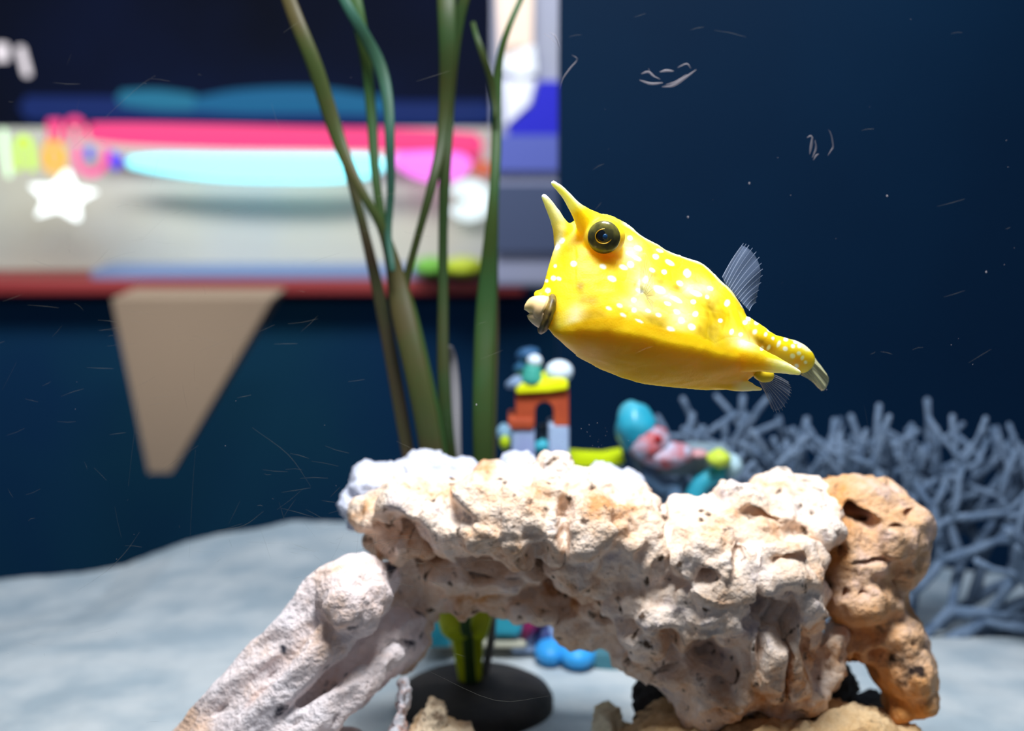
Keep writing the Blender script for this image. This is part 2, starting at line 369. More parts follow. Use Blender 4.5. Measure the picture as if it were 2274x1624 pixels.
# tail stalk
ped = [(1640, 742, .016, 48), (1675, 762, .018, 44), (1705, 776, .021, 38), (1735, 783, .024, 36), (1762, 790, .028, 35), (1782, 802, .031, 32), (1790, 808, .033, 26)]
pp = catmull(ped, 4)
tube(bm, [FP(a, b, c) for a, b, c, r in pp], [r*s_ for a, b, c, r in pp], 20, .8)
# keel spines
def spine(path):
    q = catmull(path, 5)
    tube(bm, [FP(a, b, c) for a, b, c, r in q], [r*s_ for a, b, c, r in q], 14, .85)
spine([(1580, 766, .002, 14), (1650, 790, .002, 34), (1696, 803, .003, 25), (1730, 813, .004, 17), (1757, 822, .006, 11), (1777, 829, .007, 6)])
spine([(1540, 842, .004, 8), (1600, 850, .008, 15), (1648, 857, .012, 14), (1675, 862, .015, 8), (1692, 865, .016, 4)])
# horns
spine([(1318, 506, -.006, 38), (1296, 482, -.008, 24), (1278, 462, -.010, 15), (1260, 438, -.013, 10.5), (1242, 418, -.015, 8.5), (1226, 405, -.016, 6)])
spine([(1266, 556, -.000, 36), (1254, 522, -.002, 27), (1242, 498, -.003, 18), (1229, 472, -.004, 13.5), (1215, 447, -.005, 9.5), (1206, 434, -.005, 6)])
# brow bulges, dorsal hump, pectoral bulge, snout
ell(bm, FP(1341, 528, -.0085), (46*s_, .0065, 43*s_))
ell(bm, FP(1262, 556, .006), (20*s_, .006, 30*s_))
ell(bm, FP(1552, 596, .016), (22*s_, .002, 12*s_), Matrix.Rotation(math.radians(20), 3, 'Y'))
ell(bm, FP(1408, 523, .009), (30*s_, .002, 11*s_), Matrix.Rotation(math.radians(33), 3, 'Y'))
ell(bm, FP(1200, 655, -.012), (15*s_, .005, 11*s_))
ell(bm, FP(1215, 695, -.013), (22*s_, .0065, 38*s_), Matrix.Rotation(math.radians(20), 3, 'Y'))
ell(bm, FP(1428, 652, -.0105), (26*s_, .004, 32*s_))
o = mk('tmp', bm, None)
fm = baked(o, [('REMESH', dict(mode='VOXEL', voxel_size=.00042)), ('SMOOTH', dict(factor=.6, iterations=9))])
n = len(fm.vertices)
co = np.empty(n*3); fm.vertices.foreach_get('co', co); co = co.reshape(-1, 3)
no = np.empty(n*3); fm.vertices.foreach_get('normal', no); no = no.reshape(-1, 3)
# pattern coordinates: the fish's own side plane, measured in photo columns/rows
rel = co-np.array(CAM); dd = rel@np.array(FW)
X = 1137+rel[:, 0]/dd*F; Y = 812-(rel@np.array(UP))/dd*F
def G(cx, cy, rx, ry=None, rot=0):
    ry = ry or rx; c, s = math.cos(math.radians(rot)), math.sin(math.radians(rot))
    u = ((X-cx)*c+(Y-cy)*s)/rx; v = (-(X-cx)*s+(Y-cy)*c)/ry
    return np.exp(-(u*u+v*v))
def sstep(a, b, v): t = np.clip((v-a)/(b-a), 0, 1); return t*t*(3-2*t)
colr = np.tile(np.array(lin((244, 212, 22))), (n, 1))
def blend(mask, rgb):
    global colr
    m = np.clip(mask, 0, 1)[:, None]; colr = colr*(1-m)+np.array(lin(rgb))*m
nz = np.array([noise.noise(Vector(p)*160) for p in co]); nz2 = np.array([noise.noise(Vector(p)*420+Vector((5, 5, 5))) for p in co])
blend(.55*sstep(.0, .45, nz), (244, 196, 20)); blend(.5*sstep(.1, .5, -nz), (250, 222, 80))
near = sstep(.02, -.02, dd-D0)*0+1
keel = np.interp(X, [1200, 1226, 1248, 1284, 1330, 1385, 1435, 1488, 1538, 1588, 1640, 1700, 1790], [735, 734, 728, 716, 709, 708, 718, 733, 741, 766, 776, 792, 840])
belly = sstep(-6, 8, Y-keel)*sstep(1760, 1700, X)
# pale clouds
for c in [(1278, 700, 17, 26, 30), (1428, 640, 26, 44, 0), (1512, 706, 30, 30, 0), (1480, 655, 34, 16, 25), (1400, 560, 22, 26, 0), (1420, 680, 44, 14, 15), (1530, 640, 20, 14, 30), (1650, 760, 30, 16, 30), (1240, 536, 8, 30, 15), (1560, 640, 30, 16, 35)]:
    blend(.85*G(*c)*(1-belly), (252, 238, 184))
# dusky olive clouds
for c in [(1288, 634, 13, 13, 0), (1306, 664, 26, 16, 20), (1320, 700, 24, 12, 0), (1465, 615, 16, 22, -30), (1582, 690, 30, 44, -20), (1570, 738, 34, 20, 20), (1456, 716, 24, 12, 20), (1500, 640, 14, 12, 0), (1410, 632, 4, 9, 20), (1690, 760, 30, 8, 35), (1372, 716, 30, 8, 5), (1545, 622, 18, 10, 20)]:
    blend(.9*G(*c)*(1-belly)*(.75+.5*nz2), (160, 130, 4))
# plate seams and crest
top = np.interp(X, [1380, 1430, 1500, 1560, 1612, 1650, 1700, 1760, 1790], [492, 522, 562, 583, 632, 680, 722, 750, 775])
blend(.75*sstep(9, 2, Y-top)*sstep(1375, 1395, X), (255, 248, 205))
blend(belly*.95, (252, 200, 8))
blend(belly*.5*G(1300, 790, 60, 25), (240, 200, 120))
spots = [(1399,529,6),(1417,552,9,6),(1398,563,9,5),(1414,574,11,5),(1384,594,10,6),(1400,588,8),(1359,619,10,7),(1339,592,8,6),(1274,586,7),(1233,591,4),(1229,618,6),(1241,619,6,4),(1214,624,4),(1217,645,6),
 (1248,534,6,8),(1238,549,5,7),(1456,570,7),(1487,584,11,6),(1466,556,8,4),(1524,605,6,9),(1510,629,8,6),(1464,643,14,9),(1502,666,14,6),(1421,646,10,5),(1482,675,8,5),(1502,693,8,6),(1408,666,6),(1376,679,7,5),
 (1352,685,7,4),(1408,689,6),(1384,700,8,4),(1420,713,10,3),(1513,712,8),(1490,731,10,6),(1528,609,6,9),(1546,652,13,6),(1545,697,6,7),(1536,726,9,8),(1615,673,6,9),(1649,678,6,6),(1662,707,5,6),(1655,716,5,6),
 (1680,717,5,5),(1677,737,5,7),(1708,733,5),(1700,743,4,6),(1726,740,6),(1625,737,5,8),(1645,743,5),(1729,764,4,9),(1707,772,4,7),(1692,774,4,6),(1744,775,6),(1761,769,5),(1775,769,5),(1774,785,5),(1760,791,6),(1782,795,4,6),
 (1745,754,5),(1766,760,4),(1769,813,5),(1789,805,4),(1577,641,7,5),(1448,600,7,5),(1475,604,6),(1440,690,7,5),(1462,700,7,5),(1540,670,6),(1570,660,5),(1690,702,4),(1716,752,4),(1600,712,5),(1434,620,6,9)]
for s in spots:
    rx = s[2]*1.05; ry = (s[3] if len(s) > 3 else s[2])*.95
    g1 = G(s[0], s[1], rx, ry, 25)
    blend(sstep(.22, .70, g1)*.97*sstep(-2, 2, 735-Y+ (X > 1600)*100), (255, 255, 250))
# ivory horns and spines
blend(sstep(0, 34, (1300-X)*.5+(476-Y)*1.0-8)*sstep(1330, 1300, X), (250, 238, 190))
blend(sstep(530, 480, Y)*sstep(1262, 1240, X), (238, 226, 170))
blend(sstep(414, 402, Y)*sstep(1250, 1240, X)+sstep(444, 430, Y)*sstep(1222, 1212, X), (215, 225, 235))
blend(sstep(1690, 1745, X)*sstep(4, 10, Y-(np.interp(X, [1690, 1740, 1790], [784, 796, 818])))*sstep(.022, .016, dd-D0), (255, 240, 196))
blend(sstep(1618, 1655, X)*sstep(842, 852, Y), (255, 236, 180))
ca = fm.color_attributes.new('tint', 'FLOAT_COLOR', 'POINT')
ca.data.foreach_set('color', np.concatenate([colr, np.ones((n, 1))], 1).ravel())
# gentle hexagonal carapace relief and skin pucker
vd = np.array([noise.voronoi(Vector(p)*145)[0] for p in co])
edge_ = vd[:, 1]-vd[:, 0]
rel_d = -.00010*np.exp(-(edge_/.06)**2)*(1-belly)*(X > 1370)*(X < 1700)+.00010*nz2+.0004*nz*(X > 1280)*(X < 1720)
co += no*rel_d[:, None]; fm.vertices.foreach_set('co', co.ravel()); fm.update()
body = link('body', fm, attr_mat('yellow_fish_skin', .5, .22, sss=.8, bump=.10, bscale=1500), fish)
# which surface depth lies at a photo pixel
def skin(px, py):
    q = np.hypot(X-px, Y-py); i = np.where(q < 4)[0]
    return float(dd[i].min())-D0 if len(i) else 0
# eye
def dome(name, px, py, off, r, depth, m, parent, ax=1.0, push=0):
    bm = bmesh.new()
    ell(bm, FP(px, py, off), (r*s_*ax, depth, r*s_), Matrix.Rotation(math.radians(-14), 3, 'Z'), 32, 20)
    return mk(name, bm, m, parent)
ez = skin(1341, 528)
eye = dome('eye', 1341, 527, ez+.0014, 36, .0026, mat('dark_olive_eye', (66, 66, 38), .2, .5, c2=(112, 108, 50), nscale=260), fish)
z1 = ez+.0012-.0030
def ringmesh(name, px, py, off, r0, r1, m, parent, sy=.86, tilt=-10, h=.0003):
    bm = bmesh.new(); seg = 40; rr = []
    for k in range(seg):
        a = k/seg*2*math.pi; row = []
        for j in range(6):
            b = j/6*2*math.pi
            r = (r0+r1)/2+(r1-r0)/2*math.cos(b)
            x = math.cos(a)*r; y = math.sin(a)*r*sy; t = math.radians(tilt)
            row.append(bm.verts.new(FP(px+x*math.cos(t)-y*math.sin(t), py+x*math.sin(t)+y*math.cos(t), off+h*math.sin(b))))
        rr.append(row)
    for k in range(seg):
        for j in range(6): bm.faces.new((rr[k][j], rr[k][(j+1) % 6], rr[(k+1) % seg][(j+1) % 6], rr[(k+1) % seg][j]))
    bmesh.ops.recalc_face_normals(bm, faces=bm.faces)
    return mk(name, bm, m, parent)
gold = mat('gold_iris', (214, 160, 20), .25, .7, metal=.4)
ringmesh('iris', 1341, 525, ez-.0008, 17.5, 20, gold, eye, h=.0006)
bm = bmesh.new(); ell(bm, FP(1341, 525, ez-.0004), (18.2*s_, .0010, 15.6*s_), Matrix.Rotation(math.radians(10), 3, 'Y'), 32, 16)
mk('pupil', bm, mat('blue_black_pupil', (6, 12, 20), .06, .9), eye)
bm = bmesh.new(); ell(bm, FP(1344, 526, ez-.00125), (6*s_, .0003, 6*s_))
mk('lens', bm, mat('blue_lens', (24, 72, 120), .2, .7), eye)
# mouth
lz = -.014
bm = bmesh.new()
ell(bm, FP(1214, 698, lz-.0026), (15*s_, .0085, 45*s_), Matrix.Rotation(math.radians(18), 3, 'Y'), 24, 16)
for v in bm.verts: v.co += noise.noise_vector(v.co*500)*.0004
mouth = mk('mouth', bm, mat('olive_mouth_rim', (120, 100, 40), .5, .4, c2=(70, 56, 26), nscale=400), fish)
lipm = mat('ivory_lip', (252, 222, 150), .4, .4, sss=.1, c2=(250, 214, 160), nscale=150)
def lip(name, path):
    q = catmull(path, 4); bm = bmesh.new()
    tube(bm, [FP(x, y, lz-.0052) for x, y, r in q], [r*s_ for x, y, r in q], 20, .95); mk(name, bm, lipm, fish)
lip('upper_lip', [(1205, 688, 31), (1196, 684, 29), (1184, 681, 22), (1171, 684, 11), (1166, 686, 4)])
lip('lower_lip', [(1207, 702, 28), (1199, 704, 25), (1189, 704, 19), (1178, 703, 10), (1173, 702, 4)])
# fins
def finmat(name, c, a): return mat(name, c, .4, .3, alpha=a)
raym = finmat('fin_ray', (190, 205, 235), .42); memb = finmat('fin_membrane', (150, 170, 205), .13)
def fin(name, bases, tips, rayr, off0, off1, m1, m2, bend=4, sub=3, wob=.0006, jag=True):
    """fin: thin membrane sheet with every ray a fine tapering tube"""
    nb = 14; bm = bmesh.new(); cols = []
    B_ = catmull(bases, sub); T_ = catmull(tips, sub); N = min(len(B_), len(T_))
    for i in range(N):
        c = []
        for j in range(nb+1):
            t = j/nb; x, y = mixp(B_[i], T_[i], t)
            dx, dy = T_[i][0]-B_[i][0], T_[i][1]-B_[i][1]; L = math.hypot(dx, dy)
            s = math.sin(math.pi*t*.9)*bend
            c.append(FP(x-dy/L*-s*.5, y-dx/L*s*.5, off0+(off1-off0)*t+wob*math.sin(i*1.7)*t))
        cols.append(c)
    V = [[bm.verts.new(p) for p in c[:-1 if (jag and i % 2) else None]] for i, c in enumerate(cols)]
    for a, b in zip(V, V[1:]):
        for j in range(min(len(a), len(b))-1): bm.faces.new((a[j], a[j+1], b[j+1], b[j]))
    f = mk(name, bm, m2, fish)
    sm = f.modifiers.new('thickness', 'SOLIDIFY'); sm.thickness = .00006
    bm = bmesh.new()
    for i, c in enumerate(cols):
        r0 = rayr*U(.7, 1.2)
        tube(bm, c, [r0*(1-.6*j/nb) for j in range(nb+1)], 6)
    mk('fin_rays', bm, m1, f)
    return f
fin('dorsal_fin', [(1604, 616), (1612, 632), (1621, 642), (1630, 652), (1640, 664), (1650, 676), (1664, 690)],
    [(1652, 541), (1664, 545), (1680, 560), (1692, 585), (1694, 612), (1686, 645), (1680, 672)], .00014, .016, .022, raym, memb, 6, sub=2)
fin('anal_fin', [(1680, 838), (1688, 846), (1696, 850), (1705, 848), (1712, 842), (1718, 832)],
    [(1706, 888), (1718, 915), (1738, 912), (1752, 888), (1758, 868), (1752, 850)], .00010, .014, .020, finmat('pale_fin_ray', (235, 225, 205), .38), finmat('pale_membrane', (170, 180, 200), .10), 3)
bm = bmesh.new(); ell(bm, FP(1696, 832, .014), (25*s_, .003, 18*s_), Matrix.Rotation(math.radians(15), 3, 'Y'))
for v in bm.verts: v.co += noise.noise_vector(v.co*400)*.0003
mk('anal_fin_base', bm, mat('yellow_fin_base', (236, 206, 40), .5, .3, sss=.1), fish)
fin('pectoral_fin', [(1422, 652), (1426, 650), (1430, 652), (1434, 656), (1437, 664)], [(1424, 560), (1436, 556), (1448, 590), (1454, 640), (1450, 690)], .00012, skin(1430, 655)-.0004, skin(1430, 655)-.004, finmat('pectoral_ray', (255, 246, 210), .14), finmat('pectoral_membrane', (255, 250, 230), .10), 3)
ct = fin('tail_fin', [(1788, 776), (1792, 786), (1792, 798), (1790, 810), (1786, 822), (1780, 832)],
    [(1812, 800), (1836, 832), (1840, 846), (1834, 862), (1824, 868), (1806, 850)], .00030, .033, .038, finmat('tail_ray', (226, 222, 170), .6), finmat('tail_membrane', (236, 234, 190), .72), 3, sub=2, wob=.0010, jag=False)

# ------------------------------------------------------------------ artificial grass plant
DP = .70
pb = P(1045, 1500, DP)
plant = empty('aquarium_plant', pb)
tag(plant, 'artificial green ribbon leaf plant rising from a dark round weighted base', 'plant')
# dark round base
c0 = P(1055, 1534, .733); r0 = 174*.733/F
bm = bmesh.new()
prof = [(0, .0105), (.25, .0105), (.55, .009), (.82, .0065), (.95, .0035), (1.0, 0), (1.0, -.006), (.0, -.006)]
seg = 48; rr = []
for k in range(seg):
    a = 2*math.pi*k/seg
    rr.append([bm.verts.new((c0.x+math.cos(a)*r0*r, c0.y+math.sin(a)*r0*r, .004+z)) for r, z in prof[1:-1]])
tc_ = bm.verts.new((c0.x, c0.y, .0145)); bc_ = bm.verts.new((c0.x, c0.y, -.002))
for k in range(seg):
    a, b = rr[k], rr[(k+1) % seg]
    bm.faces.new((tc_, a[0], b[0])); bm.faces.new((bc_, b[-1], a[-1]))
    for j in range(len(a)-1): bm.faces.new((a[j], a[j+1], b[j+1], b[j]))
bmesh.ops.recalc_face_normals(bm, faces=bm.faces)
mk('weighted_base', bm, mat('dark_rubber', (42, 36, 32), .7, .3, c2=(58, 50, 44), nscale=60, bump=.4), plant)
G1 = mat('olive_leaf', (50, 54, 22), .5, .2, c2=(40, 60, 28), nscale=30)
G2 = mat('green_leaf', (44, 74, 36), .5, .2, c2=(50, 66, 26), nscale=25)
G3 = mat('teal_leaf', (44, 80, 66), .5, .2, c2=(40, 68, 48), nscale=25)
G4 = mat('brown_stem', (78, 60, 42), .6, .3, c2=(62, 66, 34), nscale=25)
G5 = mat('grey_stub', (120, 116, 118), .6, .3)
G6 = mat('lime_leaf', (196, 200, 10), .5, .4, c2=(170, 180, 20), nscale=40)
leaves = [
 (G4, [(1010,1440,9),(940,1180,13),(905,1000,16),(870,800,17),(838,640,15),(808,510,12),(782,410,11),(768,360,11)], .715),
 (mat('brown_olive_leaf', (70, 62, 32), .5, .3, c2=(56, 68, 28), nscale=30), [(1030,1450,16),(985,1200,24),(955,980,30),(925,830,30),(893,690,30),(874,590,20),(845,500,12),(800,420,12),(765,345,16),(735,260,20),(700,150,20),(660,50,19),(630,-30,17)], .70),
 (G2, [(1035,1450,14),(1000,1200,22),(968,980,24),(935,850,32),(905,700,26),(885,620,16),(858,540,12),(835,400,11),(826,270,13),(815,150,14),(800,60,17),(780,-30,20)], .705),
 (G3, [(872,600,8),(862,520,9),(868,420,10),(866,320,12),(862,230,14),(845,150,16),(810,80,15),(775,20,13),(750,-30,12)], .695),
 (G1, [(890,680,14),(905,610,10),(935,500,10),(962,400,12),(980,320,14),(990,220,18),(994,120,22),(992,20,24),(990,-40,24)], .702),
 (G1, [(1045,1450,12),(1010,1100,15),(992,950,16),(984,800,15),(984,650,13),(984,520,12),(987,400,14),(990,300,18),(996,180,20),(1015,60,16),(1040,-30,12)], .708),
 (G2, [(1055,1450,12),(1072,1150,20),(1072,950,26),(1075,800,27),(1080,680,26),(1088,560,20),(1096,440,13),(1102,330,13),(1103,230,12),(1110,130,9),(1130,60,8),(1165,-20,7)], .712),
 (G4, [(1060,1445,8),(1085,1150,12),(1090,950,14),(1095,760,14),(1096,640,12),(1098,500,8)], .722),
 (G1, [(1101,260,7),(1093,190,9),(1075,130,9),(1058,80,7),(1050,50,6)], .706),
 (G5, [(1030,1440,8),(1020,1150,12),(1012,1000,14),(1010,880,14),(1004,800,12),(998,770,7)], .72),
 (G6, [(1028,1472,26),(1008,1400,32),(990,1330,32),(976,1230,28),(965,1150,5)], .695),
 (G6, [(1050,1472,18),(1064,1400,24),(1074,1330,26),(1060,1230,12),(1060,1150,5)], .698),
 (G2, [(1035,1478,14),(1034,1400,13),(1030,1330,14),(1025,1200,14),(1020,1120,5)], .688),
 (G5, [(1088,1460,10),(1092,1400,10),(1096,1330,9),(1098,1200,6)], .716)]
bpz = c0
for m, path, d in leaves:
    q = catmull([(a, b, r) for a, b, r in path], 4)
    bm = bmesh.new(); N = len(q)
    pts = []
    hi = path[0][1] > 1300
    for i, (a, b, r) in enumerate(q):
        pts.append(P(a, b, d+.004*math.sin(i*.4+d*99)))
    if hi:
        pts[0] = Vector((pts[0].x*.6+c0.x*.4, c0.y+(d-.705)*.4, .014))
        for i in range(1, 4):
            t = i/4; pts[i] = pts[i].lerp(Vector((pts[i].x, pts[0].y*(1-t)+pts[i].y*t, pts[i].z)), 1)
    tube(bm, pts, [r*.9*d/F for a, b, r in q], 10, .28)
    mk('leaf', bm, m, plant)

# ------------------------------------------------------------------ tank ornaments
DT = .80
oc = P(1190, 1440, DT)
orn = empty('tower_ornament', Vector((oc.x, oc.y, 0)))
tag(orn, 'rust and lavender archway ornament with a bright yellow lintel behind the plant', 'aquarium ornament')
def bxp(name, x0, y0, x1, y1, d, th, m, parent, bv=.0015, smooth=False):
    """box with its near face spanning the photo rectangle at distance d"""
    bm = bmesh.new(); prism(bm, [(x0, y0), (x1, y0), (x1, y1), (x0, y1)], d, th)
    o = mk(name, bm, m, parent, smooth); return bevel(o, bv)
rust = mat('rust_paint', (196, 84, 42), .6, .3, c2=(176, 70, 36), nscale=60)
lavp = mat('lavender_paint', (158, 166, 206), .6, .3, c2=(170, 190, 214), nscale=50)
yel = mat('neon_yellow_paint', (246, 246, 0), .5, .3)
whi = mat('white_paint', (232, 240, 246), .5, .3)
tur = mat('turquoise_paint', (70, 186, 200), .5, .3, c2=(50, 160, 180), nscale=60)
# arch block with a real opening
def arch(name, x0, y0, x1, y1, ox0, ox1, oy, d, th, m, parent, n=10):
    cx = (ox0+ox1)/2; rx = (ox1-ox0)/2
    arc = [(cx-rx*math.cos(math.pi*i/n), oy-rx*1.05*math.sin(math.pi*i/n)) for i in range(n+1)]
    top = [(x0+(x1-x0)*i/n, y0) for i in range(n+1)]
    bm = bmesh.new(); fr = []
    for z in (0, th):
        A_ = [bm.verts.new(P(*p, d)+Vector((0, z, 0))) for p in arc]
        T_ = [bm.verts.new(P(*p, d)+Vector((0, z, 0))) for p in top]
        Q = [bm.verts.new(P(*p, d)+Vector((0, z, 0))) for p in ((x0, y1), (ox0, y1), (ox1, y1), (x1, y1))]
        for i in range(n): bm.faces.new((A_[i], A_[i+1], T_[i+1], T_[i]))
        bm.faces.new((T_[0], A_[0], Q[1], Q[0])); bm.faces.new((T_[-1], A_[-1], Q[2], Q[3]))
        fr.append((A_, T_, Q))
    (a, t, q), (a2, t2, q2) = fr
    for s, s2 in ((a, a2), (t, t2)):
        for i in range(n): bm.faces.new((s[i], s[i+1], s2[i+1], s2[i]))
    for i, j in ((q[0], q[1]), (q[2], q[3])):
        k, l = (q2[0], q2[1]) if i is q[0] else (q2[2], q2[3]); bm.faces.new((i, j, l, k))
    for i, j, k, l in ((a[0], q[1], q2[1], a2[0]), (a[-1], q[2], q2[2], a2[-1]), (t[0], q[0], q2[0], t2[0]), (t[-1], q[3], q2[3], t2[-1])): bm.faces.new((i, j, l, k) if False else (i, j, k, l))
    bmesh.ops.recalc_face_normals(bm, faces=bm.faces)
    return bevel(mk(name, bm, m, parent, False), .0008)
arch('arch_block', 1145, 868, 1263, 948, 1188, 1230, 915, DT, .022, rust, orn)
bxp('arch_foot', 1128, 930, 1186, 955, DT-.002, .026, rust, orn)
bxp('tower_leg', 1136, 952, 1188, 1452, DT, .022, lavp, orn)
bxp('tower_leg', 1218, 944, 1264, 1452, DT, .022, lavp, orn)
bxp('rear_wall', 1196, 945, 1222, 1452, DT+.02, .006, mat('grey_wall', (104, 112, 120), .7), orn)
bm = bmesh.new(); prism(bm, [(1144, 852), (1176, 850), (1215, 846), (1244, 838), (1262, 848), (1262, 866), (1220, 872), (1146, 876)], DT-.004, .03); bevel(mk('yellow_lintel', bm, yel, orn, False), .0015)
def blob(name, px, py, d, rx, ry, rd, m, parent, tilt=0, rough=.0):
    bm = bmesh.new(); ell(bm, P(px, py, d), (rx*d/F, rd, ry*d/F), Matrix.Rotation(-math.radians(tilt), 3, 'Y'), 24, 16)
    if rough:
        for v in bm.verts: v.co += noise.noise_vector(v.co*260)*rough
    return mk(name, bm, m, parent)
blob('white_dome', 1242, 826, DT+.004, 31, 26, .008, whi, orn)
bm = bmesh.new(); tube(bm, catmull([P(1180, 850, DT), P(1181, 835, DT), P(1184, 820, DT), P(1186, 812, DT)], 3), [.0058]*4+[.0052]*3+[.0042]*3, 14)
mk('teal_figure', bm, mat('seagreen_paint', (70, 170, 150), .5, .3), orn)
blob('figure_head', 1187, 802, DT, 17, 15, .005, whi, orn)
blob('blue_puff', 1172, 788, DT+.02, 26, 17, .006, mat('steel_blue_paint', (50, 92, 130), .6), orn, 10, .001)
blob('blue_puff', 1158, 818, DT+.02, 18, 14, .006, mat('slate_blue_paint', (34, 86, 118), .6), orn, 0, .001)
blob('grey_bracket', 1146, 850, DT+.002, 24, 14, .006, mat('grey_blue_paint', (130, 150, 176), .6), orn, 15, .001)
blob('side_stub', 1120, 964, DT-.002, 16, 24, .007, mat('pale_blue_paint', (130, 165, 185), .6), orn, 0, .001)
blob('lime_knob', 1121, 983, DT-.01, 12, 16, .004, mat('lime_paint', (190, 210, 10), .5), orn)
bm = bmesh.new(); tube(bm, [P(1186, 996, DT+.012), P(1205, 990, DT+.012), P(1222, 998, DT+.012)], [.003, .0042, .003], 10); mk('turquoise_sill', bm, tur, orn)
# broad turquoise foot seen through the rock arch
bxp('turquoise_foot', 1082, 1330, 1160, 1418, DT-.006, .03, tur, orn, .004)
bm = bmesh.new(); prism(bm, [(968, 1366), (984, 1366), (1002, 1440), (944, 1440)], DT-.01, .02); bevel(mk('turquoise_foot', bm, tur, orn, False), .003)
bxp('foot_slab', 950, 1425, 1170, 1442, DT-.004, .03, mat('sandy_slab', (205, 196, 170), .8), orn, .002)
# small pieces near the arch opening
ob = empty('domed_ornament', P(1250, 1455, .79)); tag(ob, 'sky blue domed ornament on the sand seen through the rock arch', 'aquarium ornament')
blob('blue_dome', 1222, 1448, .795, 36, 28, .012, mat('sky_blue_paint', (60, 160, 226), .4), ob)
blob('blue_dome', 1282, 1452, .79, 42, 30, .014, mat('bright_sky_blue_paint', (64, 172, 240), .4), ob)
om = empty('magenta_ornament', P(1190, 1420, .80)); tag(om, 'small magenta and navy ornament beside the turquoise foot', 'aquarium ornament')
blob('magenta_column', 1182, 1380, .80, 20, 44, .008, mat('magenta_paint', (150, 40, 90), .5), om, -30, .001)
blob('navy_column', 1206, 1418, .805, 24, 30, .008, mat('navy_paint', (50, 60, 110), .5), om, -30, .001)
rp = mat('teal_plate_paint', (70, 120, 130), .6)
bm = bmesh.new(); prism(bm, [(1300, 1450), (1350, 1450), (1400, 1480), (1400, 1500), (1340, 1495), (1300, 1475)], .785, .03); tag(bevel(mk('sunken_plate', bm, rp, None, False), .002), 'dull teal sunken plate on the sand at the rear of the arch opening', 'ornament')
# yellow stone strip and the shell ornament at right
bm = bmesh.new(); prism(bm, [(1262, 1014), (1300, 1018), (1340, 1020), (1384, 1012), (1388, 1028), (1340, 1036), (1290, 1036), (1262, 1030)], .82, .02)
pl = mk('yellow_ledge', bm, mat('yellow_ledge_paint', (206, 220, 0), .5), None, False)
bm2 = bmesh.new(); prism(bm2, [(1280, 1030), (1380, 1030), (1384, 1420), (1276, 1420)], .822, .016); mk('ledge_support', bm2, mat('grey_green_support', (130, 150, 140), .8), pl, False)
tag(pl, 'neon yellow ledge ornament between the archway and the shell ornament', 'aquarium ornament')
sh = empty('shell_ornament', P(1500, 1400, .80)); tag(sh, 'turquoise shell ornament with red and white patches on a grey platform', 'aquarium ornament')
bm = bmesh.new(); ell(bm, P(1412, 950, .80), (45*.8/F, .014, 60*.8/F), Matrix.Rotation(math.radians(-12), 3, 'Y'), 28, 18)
for v in bm.verts:
    v.co += noise.noise_vector(v.co*120)*.0015
mk('turquoise_shell', bm, mat('shell_turquoise', (40, 170, 196), .35, .5, c2=(90, 176, 190), nscale=50), sh)
redw = mat('red_and_white_mottle', (190, 84, 84), .5, .3, c2=(186, 188, 206), nscale=110)
blob('mottled_body', 1442, 985, .795, 46, 36, .012, redw, sh, 20, .002)
blob('mottled_body', 1480, 1010, .795, 60, 28, .012, redw, sh, 5, .002)
blob('red_spot', 1460, 975, .785, 9, 9, .003, mat('dark_red_paint', (170, 30, 34), .5), sh)
bm = bmesh.new(); prism(bm, [(1405, 1016), (1560, 1006), (1630, 1010), (1640, 1040), (1600, 1062), (1420, 1056)], .80, .03); bevel(mk('platform', bm, mat('grey_platform', (150, 165, 170), .8, c2=(120, 136, 144), nscale=60), sh, False), .003)
blob('pink_patch', 1550, 1008, .795, 22, 10, .006, mat('pink_paint', (206, 150, 150), .6), sh)
blob('lime_cap', 1596, 1018, .79, 27, 20, .008, mat('lime_cap_paint', (206, 220, 70), .5), sh, 0, .001)
blob('rim_boulder', 1628, 1036, .80, 20, 26, .008, mat('pale_boulder', (176, 200, 205), .7), sh, 0, .001)
bm = bmesh.new(); tube(bm, catmull([P(1600, 1050, .80), P(1562, 1070, .80), P(1540, 1110, .80), P(1536, 1200, .80), P(1540, 1420, .80)], 4), .0055, 12); mk('turquoise_leg', bm, tur, sh)
bm = bmesh.new(); tube(bm, catmull([P(1430, 1050, .80), P(1470, 1080, .80), P(1500, 1110, .80), P(1500, 1420, .80)], 4), .0045, 12); mk('grey_leg', bm, mat('blue_grey_leg', (110, 140, 170), .6), sh)

